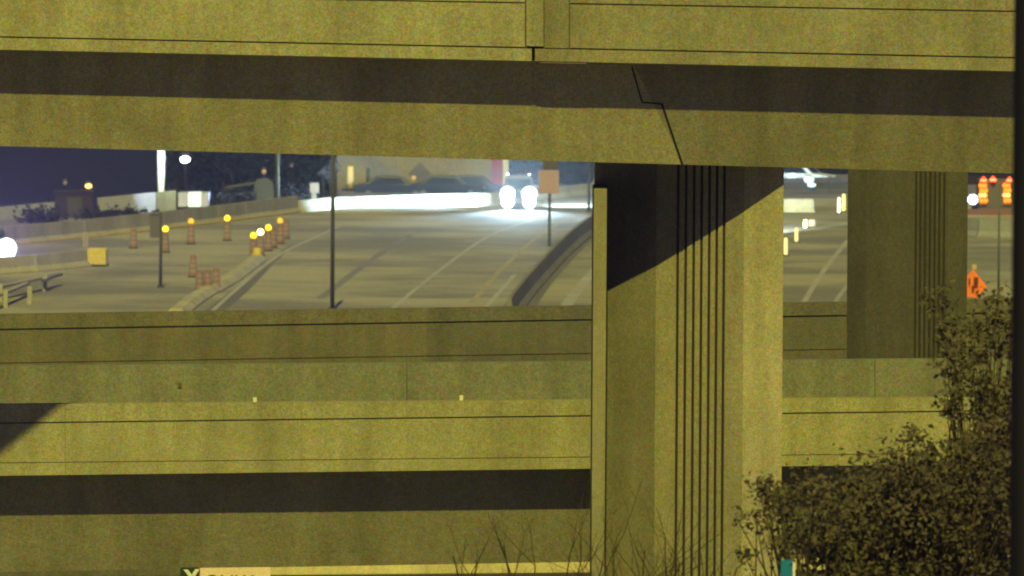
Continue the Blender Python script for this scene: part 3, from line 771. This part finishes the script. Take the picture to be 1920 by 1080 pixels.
lamp_truck(t2 + Vector((.2, 2.6, 0)), R(8), 'truck at the left edge with glaring violet-white headlights', .46, energy=12000, spots=((10, 9), (-20, 6)), second=True, col=(.45, .35, 1), glow=6000)

# pink sign on post
q = G(1030, 462)
PS = empty('road_sign', q, 'square pinkish sign under a brown plate, right of the blazing headlights', 'sign')
band('sign_face', mat('pinkish_sign', (.43, .31, .55), .25, .06), PS, 1010, 1048, q.y - .06, q.y - .03, ln(319, 0), ln(363, 0))
band('upper_plate', mat('brown_plate', (.10, .085, .07), .25, .06), PS, 1018, 1046, q.y - .05, q.y - .03, ln(300, 0), ln(318, 0))
B().box(q.x - .075, q.x + .075, q.y, q.y + .1, q.z, at(1030, 318, q.y).z).build('post', STEEL_D, PS)

# ================================================================== between the piers
lc = at(1500, 352, 505)
tr2 = car('parked_van', (at(1496, 352, 492).x, 492, at(1496, 352, 492).z), R(70), mat('white_van', (.6, .7, .9), .2, .1, rough=.4), 'pale van gleaming just right of the big pier under the flyover', 4.6, 1.9, 1.5, 'van')
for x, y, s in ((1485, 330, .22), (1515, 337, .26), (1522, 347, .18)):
    q = at(x, y, 488.8); B().blob(q - Vector(tr2.location) if False else q, s, 2, 0, (1.5, .4, .8)).build('lamp', emit('cool_glint', (.55, .8, .9), 1.1), tr2)  # glowing blobs painted on as cool glints
jersey([(1400, 366), (1500, 364), (1600, 362), (1700, 360)], 'dim barrier behind the white-lit one between the piers', m=mat('dim_barrier', (.1, .1, .13), .3, .13), h=1.0, seglen=6)
vl = emit('glow_reflector_yellow', (1, .86, .4), .95)  # posts glow by emission in place of light thrown back
def delin(px, py0, py1, w, m, label):
    p = G(px, py0); h = (py0 - py1) * p.y / FPX
    t = empty('delineator_post', p, label, 'delineator', 'bright delineator posts between the piers')
    B().lathe(p, [(w * 2.2, 0), (w * 2.2, .04), (w, .07)]).build('base', RUBBER, t)
    B().lathe(p, [(w, .07), (w, h - .03), (w * .6, h)], 12).build('tube', m, t, smooth=False)
delin(1473, 480, 446, .09, vl, 'nearest bright yellow delineator, touching the big pier edge')
delin(1493, 455, 427, .09, vl, 'second bright yellow delineator counted from the big pier')
delin(1510, 429, 412, .085, vl, 'third bright delineator, next to the brown box')
delin(1573, 401, 370, .09, emit('pinkish_reflector_glow', (.95, .72, .72), .8), 'pinkish white delineator beside the yellow one near the dim pier')
delin(1582, 397, 364, .10, emit('yellow_reflector_glow', (.95, .85, .2), .8), 'yellow delineator closest to the dim pier')
q = G(1522, 424); props(B().box(q.x - .17, q.x + .17, q.y, q.y + .35, q.z, q.z + .35).build('crate', mat('brown_box', (.2, .12, .08), .2, .1), bevel=.02), 'little brown box beside the third bright delineator', 'box')
# added lamp without a source, whitens the barrier between the piers
sl = bpy.data.lights.new('beam', 'SPOT'); sl.energy = 120000; sl.color = (.75, .95, 1); sl.spot_size = R(26); sl.spot_blend = .8
ob = bpy.data.objects.new('beam', sl); COL.objects.link(ob); p0 = G(1420, 415, ZR + .8); ob.location = p0
ob.rotation_euler = (G(1500, 396, ZR + .3) - p0).to_track_quat('-Z', 'Y').to_euler()

# ================================================================== far right: truck with light stacks, roll-up sign
YT = 452.0
q = at(1867, 395, YT)
AT = empty('crash_truck', (q.x, YT, ZR), 'work truck with two stacks of amber lamps topped by red lights', 'truck')
gb = mat('truck_grey', (.13, .13, .17), .2, .1)
band('body', gb, AT, 1838, 1915, YT + .3, YT + 4, ln(338, 0), ln(392, 0))
band('frame_top', mat('truck_dark', (.03, .02, .05), .2, .1), AT, 1812, 1915, YT + 4.1, YT + 4.4, ln(328, 0), ln(346, 0))
band('bumper', mat('dull_red', (.22, .12, .17), .2, .1), AT, 1814, 1915, YT, YT + .3, ln(392, 0), ln(413, 0))
for x in (1828, 1882):
    w = at(x, 404, YT + .5); B().tube((w.x - .15, YT + .8, ZR + .45), (w.x + .15, YT + .8, ZR + .45), .45, .45, 16).build('wheel', RUBBER, AT)
OL = emit('orange_lamp_stack', (1, .24, .02), 1.8); RD = emit('red_top_lamp', (1, .08, .03), 3); OW = emit('hot_orange_lamp', (1, .42, .12), 2.6)
for col_ in (1843, 1888):
    band('lamp_board', mat('orange_board', (.5, .17, .02), .2, .1), AT, col_ - 7, col_ + 8, YT + .16, YT + .24, ln(341, 0), ln(384, 0))
    for i, y in enumerate((348, 357, 366, 376)):
        for dxp in (-3, 4):
            e_ = at(col_ + dxp + (1 if i % 2 else -1), y, YT + .12)
            B().tube((e_.x, YT + .1, e_.z), (e_.x, YT + .16, e_.z), .13, .13, 12).build('amber_lamp', OW if i == 2 else OL, AT)
for x, y in ((1844, 337), (1862, 336), (1893, 337)):
    e_ = at(x, y, YT + .1); B().lathe(e_ - Vector((0, 0, .14)), [(.17, 0), (.15, .14), (.06, .3)], 12).build('red_lamp', RD, AT)
    B().lathe(e_ - Vector((0, -.0, .08)), [(.0, 0), (.178, .02), (.178, .08), (.0, .1)], 12).build('lamp_core', OW, AT)
e_ = at(1824, 374, YT + .1); B().tube((e_.x, YT + .05, e_.z), (e_.x, YT + .16, e_.z), .27, .27, 20).build('work_lamp', HEAD, AT)
e_ = at(1812, 375, YT + .3); B().tube((e_.x, YT + .2, e_.z), (e_.x, YT + .3, e_.z), .2, .2, 20).build('blue_lamp', emit('blue_beacon', (.08, .06, .8), 2), AT)
pole('sign_pole', 1872, 345, 560, .05, 'thin grey pole in front of the lamp-stack truck', mat('grey_pole', (.11, .12, .15), .2, .1))
# roll-up diamond sign seen at an angle
q = G(1826, 575)
RS = empty('work_sign', q, 'orange diamond roll-up work sign on a stand just above the treetop', 'sign')
Yq = q.y; b = B()
dp = [(1825, 505), (1850, 537), (1832, 560), (1810, 555), (1811, 520)]
f_ = [at(x, y, Yq + (x - 1830) * .008) for x, y in dp]
v1 = [b.bm.verts.new(p) for p in f_]; v2 = [b.bm.verts.new(p + Vector((0, .02, 0))) for p in f_]
b.bm.faces.new(v1); b.bm.faces.new(v2)
for i in range(5): b.bm.faces.new((v1[i], v1[(i + 1) % 5], v2[(i + 1) % 5], v2[i]))
b.build('sign_face', mat('orange_fabric', (1.0, .24, .04), .25, .06), RS)
for (x0, y0, x1, y1) in ((1816, 522, 1819, 534), (1826, 520, 1834, 533), (1822, 536, 1827, 543)):
    a, c_ = at(x0, y0, Yq - .2), at(x1, y1, Yq - .2); B().box(min(a.x, c_.x), max(a.x, c_.x), Yq - .22, Yq - .20, c_.z, a.z).build('dark_mark', mat('mark', (.12, .03, .01), .2, .1), RS)
e_ = at(1824, 500, Yq); B().box(e_.x - .03, e_.x + .16, e_.y, e_.y + .02, e_.z - .12, e_.z + .1).build('flag_tip', mat('pale_flag', (.5, .4, .25), .2, .1), RS)
B().tube((at(1824, 560, Yq).x, Yq + .05, q.z), at(1824, 500, Yq + .05), .03).build('mast', STEEL, RS)

# ================================================================== small lit things near the trees, centre left
q = at(588, 366, 462)
VB = empty('utility_cabinet', (q.x, 462, q.z), 'small pale beige cabinet on a stub among the dark trees', 'cabinet')
band('cabinet_box', mat('beige_box', (.33, .28, .22), .2, .1), VB, 581, 597, 462, 462.5, ln(343, 0), ln(362, 0)); band('stub', MATS['beige_box'], VB, 584, 593, 462.1, 462.4, ln(362.2, 0), ln(392, 0))
q = at(495, 390, 460)
BX = empty('machine_trailer', (q.x, 460, q.z), 'grey light trailer with a drawbar beside the grey post', 'trailer')
gm = mat('grey_machine', (.105, .115, .11), .35, .12)
b = B(); b.loft([[at(x, y, Y) for x, y in ((479, 375), (476, 352), (481, 336), (500, 333), (512, 342), (514, 370), (505, 380))] for Y in (460, 461.6)]); b.build('housing', gm, BX)
for (a, c_) in (((425, 352), (478, 344)), ((430, 368), (480, 361))):
    p, r_ = at(*a, 460.5), at(*c_, 460.5); B().tube(p, r_, .09, .09, 8).build('drawbar', gm, BX)
for x in (484, 505):
    w = at(x, 383, 460.5); B().tube((w.x, 460.2, w.z), (w.x, 460.6, w.z), .32, .32, 14).build('wheel', RUBBER, BX)
for i, (x, y, s) in enumerate(((624, 318, .42), (619, 330, .3), (606, 323, .2), (628, 306, .3))):
    q = at(x, y, 492)
    t = empty('shrub', (q.x, 492, ZR - 1), ('pale tuft of shrub left of the building edge', 'small pale shrub low at the building edge', 'tiny pale shrub among the dark trees', 'uppermost pale shrub at the building edge')[i], 'shrub', 'pale lit shrubs')
    b = B()
    for k in range(60):
        c_ = q + Vector((random.gauss(0, s * .5), random.gauss(0, s * .5), random.gauss(0, s * .5))); u = Vector((random.gauss(0, 1), random.gauss(0, 1), random.gauss(0, 1))).normalized() * .12; w = u.orthogonal().normalized() * .06
        b.sheet([c_ - u, c_ + w, c_ + u, c_ - w])
    b.build('foliage', mat('pale_leaf', (.16, .18, .3), .3, .1), t); B().tube((q.x, 492, ZR - 1), q, .05).build('stem', STEEL_D, t)

# ================================================================== vegetation
def leaf_mesh(name, m, parent, pts, size, aspect=.55):
    verts = []; faces = []
    for c in pts:
        d = Vector((random.gauss(0, 1), random.gauss(0, 1), random.gauss(-.35, .8))).normalized()
        w = d.cross(Vector((random.gauss(0, 1), random.gauss(0, 1), random.gauss(0, 1)))).normalized(); L_ = size * random.uniform(.6, 1.3)
        n_ = d.cross(w) * (L_ * .12); i = len(verts)
        verts += [c, c + d * L_ * .5 + w * L_ * aspect * .5 + n_, c + d * L_, c + d * L_ * .5 - w * L_ * aspect * .5 + n_]
        faces += [(i, i + 1, i + 2), (i, i + 2, i + 3)]
    me = bpy.data.meshes.new(name); me.from_pydata(verts, [], faces); me.materials.append(m)
    return link(name, me, parent)
def far_tree(px, py_base, Y, wpx, hpx, label, m=LEAFD, n=500, sz=.5):
    q = at(px, py_base, Y); t = empty('tree', (q.x, Y, q.z), label, 'tree', 'dark trees beyond the far road')
    w = wpx * S(Y) / 2; hh = hpx * S(Y); pts = []
    cl = [Vector((random.uniform(-.7, .7) * w, random.uniform(-.5, .5) * w, hh * random.uniform(.35, .9))) for _ in range(14)]
    for k in range(n):
        c = random.choice(cl); v = Vector((random.gauss(0, 1), random.gauss(0, 1), random.gauss(0, .8)))
        pts.append(Vector((q.x, Y, q.z)) + c + v * (w * .25))
    leaf_mesh('crown', m, t, pts, sz, .6)
    b = B(); b.tube((q.x, Y, q.z - 3), (q.x, Y, q.z + hh * .6), w * .09 + .05, .04, 8)
    for c in cl[:5]: b.tube((q.x, Y, q.z + hh * .25), Vector((q.x, Y, q.z)) + c, .07, .02, 5)
    b.build('trunk', SOIL, t)
DT = mat('night_tree', (.014, .015, .016), .5, .3)  # unlit trees, the darkness put into the leaf colour
FT = [(420, 520, 150, 'dark bushy tree left of the grey light trailer'), (470, 530, 140, 'dark tree rising behind the grey light trailer'), (548, 524, 150, 'dark tree between the grey post and the beige cabinet'),
      (600, 528, 120, 'dark tree next to the pale building edge'), (985, 515, 110, 'dark greenish tree behind the blazing truck'), (1075, 520, 130, 'dark tree right of the pink sign'), (370, 540, 120, 'dark tree behind the white trailer')]
for px, Y, w, lab in FT: far_tree(px, 400, Y, w, 170, lab, DT, 2600, .42)
# dark scrub under the far wall
for i, (x, y, w, h_, lab) in enumerate(((75, 424, 62, 26, 'dark scrub clump behind the glaring truck at the left'), (185, 418, 60, 16, 'low dark scrub under the shed'), (240, 414, 70, 14, 'low dark scrub left of the lamp column'), (400, 398, 60, 24, 'dark scrub left of the grey light trailer'), (455, 394, 60, 26, 'dark scrub under the trailer drawbar'), (545, 388, 70, 28, 'dark scrub left of the beige cabinet'))):
    q = G(x, y - 6); t = empty('bush', q, lab, 'bush', 'dark scrub beyond the long barrier')
    pts = [q + Vector((random.gauss(0, w * S(480) * .28), random.gauss(0, .6), abs(random.gauss(0, h_ * S(440) * .5)))) for _ in range(420)]
    leaf_mesh('foliage', DT, t, pts, .32, .6)
    b = B()
    for k in range(5): b.tube(q + Vector((0, 0, -.6)), random.choice(pts), .04, .015, 5)
    b.build('stem', SOIL, t)

# near leafy trees, lower right
def inpoly(x, y, P):
    c = False; j = len(P) - 1
    for i in range(len(P)):
        if (P[i][1] > y) != (P[j][1] > y) and x < (P[j][0] - P[i][0]) * (y - P[i][1]) / (P[j][1] - P[i][1]) + P[i][0]: c = not c
        j = i
    return c
LEAF = mat('olive_leaf', (.095, .085, .055), .5, .08, rough=.7, bump=0, patch=.85, psize=.3)
LEAF2 = mat('brown_leaf', (.085, .072, .055), .5, .08, rough=.7, bump=0, patch=.85, psize=.35)
BARK = mat('bark', (.05, .036, .03), .4, .03)
def leafy(label, base_px, Y, polys, nclump, per, m, spread=.13, size=.10, depth=1.6):
    base = at(base_px, 1080, Y); t = empty('leafy_tree', (base.x, Y, 0), label, 'tree')
    cl = []
    xs = [p[0] for P, w in polys for p in P]; ys = [p[1] for P, w in polys for p in P]
    for P, wgt in polys:
        k = 0; x0, x1 = min(p[0] for p in P), max(p[0] for p in P); y0, y1 = min(p[1] for p in P), max(p[1] for p in P)
        while k < nclump * wgt:
            x, y = random.uniform(x0, x1), random.uniform(y0, y1)
            if inpoly(x + random.gauss(0, 20), y + random.gauss(0, 20), P): cl.append(at(x, y, Y + random.uniform(-depth, depth))); k += 1
    pts = []
    for c in cl:
        s = spread * random.uniform(.5, 1.3)
        for _ in range(int(per * random.uniform(.25, 1.6))):
            pts.append(c + Vector((random.gauss(0, s), random.gauss(0, s), random.gauss(0, s * .9))))
    leaf_mesh('crown', m, t, pts, size)
    # limbs: trunk, limbs to sample clumps
    tb = B(); z1 = max(c.z for c in cl); j1 = Vector((base.x, Y, base.z - 2.0))
    tb.tube((base.x, Y, 0), j1, .16, .11, 10); tb.build('trunk', BARK, t)
    lb = B()
    for c in random.sample(cl, min(90, len(cl))):
        a = j1; mid = a.lerp(c, .5) + Vector((random.gauss(0, .15), random.gauss(0, .15), random.gauss(.1, .15)))
        lb.tube(a, mid, .035, .02, 5); lb.tube(mid, c, .02, .006, 4)
    lb.build('limb', BARK, t)
    return t
dense = [(1530, 1100), (1520, 975), (1570, 940), (1650, 900), (1690, 850), (1745, 835), (1790, 850), (1830, 800), (1910, 780), (1910, 1100)]
leafy('broad brown-leaved tree filling the lower right corner', 1700, 100, [(dense, 1.0), ([(1490, 1080), (1480, 900), (1560, 890), (1660, 880), (1660, 1080)], .13)], 300, 52, LEAF2, .125, .095)
leafy('tall leafy tree whose thin top reaches the orange work sign', 1850, 103, [([(1775, 560), (1800, 545), (1900, 540), (1910, 850), (1800, 840), (1770, 740), (1755, 640)], 1.0), ([(1800, 600), (1910, 570), (1910, 850), (1830, 850)], .5)], 36, 44, LEAF, .10, .10)
leafy('loose leafy sapling overlapping the right edge of the big pier', 1520, 98, [([(1385, 1000), (1378, 930), (1410, 915), (1440, 900), (1470, 900), (1490, 1000), (1490, 1075), (1420, 1070)], 1.0), ([(1470, 900), (1560, 905), (1620, 1080), (1510, 1080)], .5)], 22, 40, LEAF, .09, .09)

# bare twiggy shrubs at the foot of the pier
TW = mat('twig_bark', (.05, .036, .02), .3, .03)
def twig_shrub(label, px, Y, n, spreadpx, toppy):
    base = at(px, 1130, Y); t = empty('bare_shrub', (base.x, Y, base.z - 1.5), label, 'shrub', 'bare twiggy shrubs')
    def grow(b, p, d, L_, r, lev):
        segs = 4; pts = [p]
        for k in range(segs):
            d = (d + Vector((random.gauss(0, .10), random.gauss(0, .10), random.gauss(.02, .05)))).normalized()
            q = p + d * L_ / segs; b.tube(p, q, r, r * .82, 5); p = q; r *= .82; pts.append(p)
        if lev < 2:
            for k in range(4 if lev == 0 else 3):
                a = random.choice(pts[1:]); dd = (d + Vector((random.gauss(0, .5), random.gauss(0, .4), random.gauss(.1, .3)))).normalized()
                grow(b, a, dd, L_ * random.uniform(.35, .6), r * .75, lev + 1)
    for k in range(n):
        H = (1130 - toppy) * S(Y) * random.uniform(.5, .95) + 1.0; b = B()
        grow(b, Vector((base.x + random.gauss(0, spreadpx * S(Y) * .3), Y + random.gauss(0, .3), base.z - 1.2)), Vector((random.gauss(0, .28), random.gauss(0, .2), 1)).normalized(), H, .021, 0)
        b.build('branch', TW, t)
twig_shrub('bare shrub with thin upright twigs in front of the bright low wall', 900, 112, 4, 90, 975)
twig_shrub('bare shrub reaching across the bright wall just left of the pier', 1050, 110, 7, 110, 975)
twig_shrub('densest bare shrub, in front of the pier between its two left corners', 1170, 108, 12, 120, 990)
twig_shrub('bare shrub rising in front of the pier flutes', 1260, 109, 8, 90, 1000)

# ================================================================== thin night air around everything
hz = props(B().box(-1720, 1720, -320, 3620, -4, 90).build('haze', FILM), kind='stuff')
hm = bpy.data.materials.new('air'); hm.use_nodes = True; hn = hm.node_tree.nodes; hn.clear()
ho = hn.new('ShaderNodeOutputMaterial'); hv = hn.new('ShaderNodeVolumePrincipled')
hv.inputs['Color'].default_value = (.85, .88, .95, 1); hv.inputs['Density'].default_value = HAZE; hv.inputs['Anisotropy'].default_value = .8
hm.node_tree.links.new(hv.outputs[0], ho.inputs['Volume'])
hz.data.materials.clear(); hz.data.materials.append(hm)
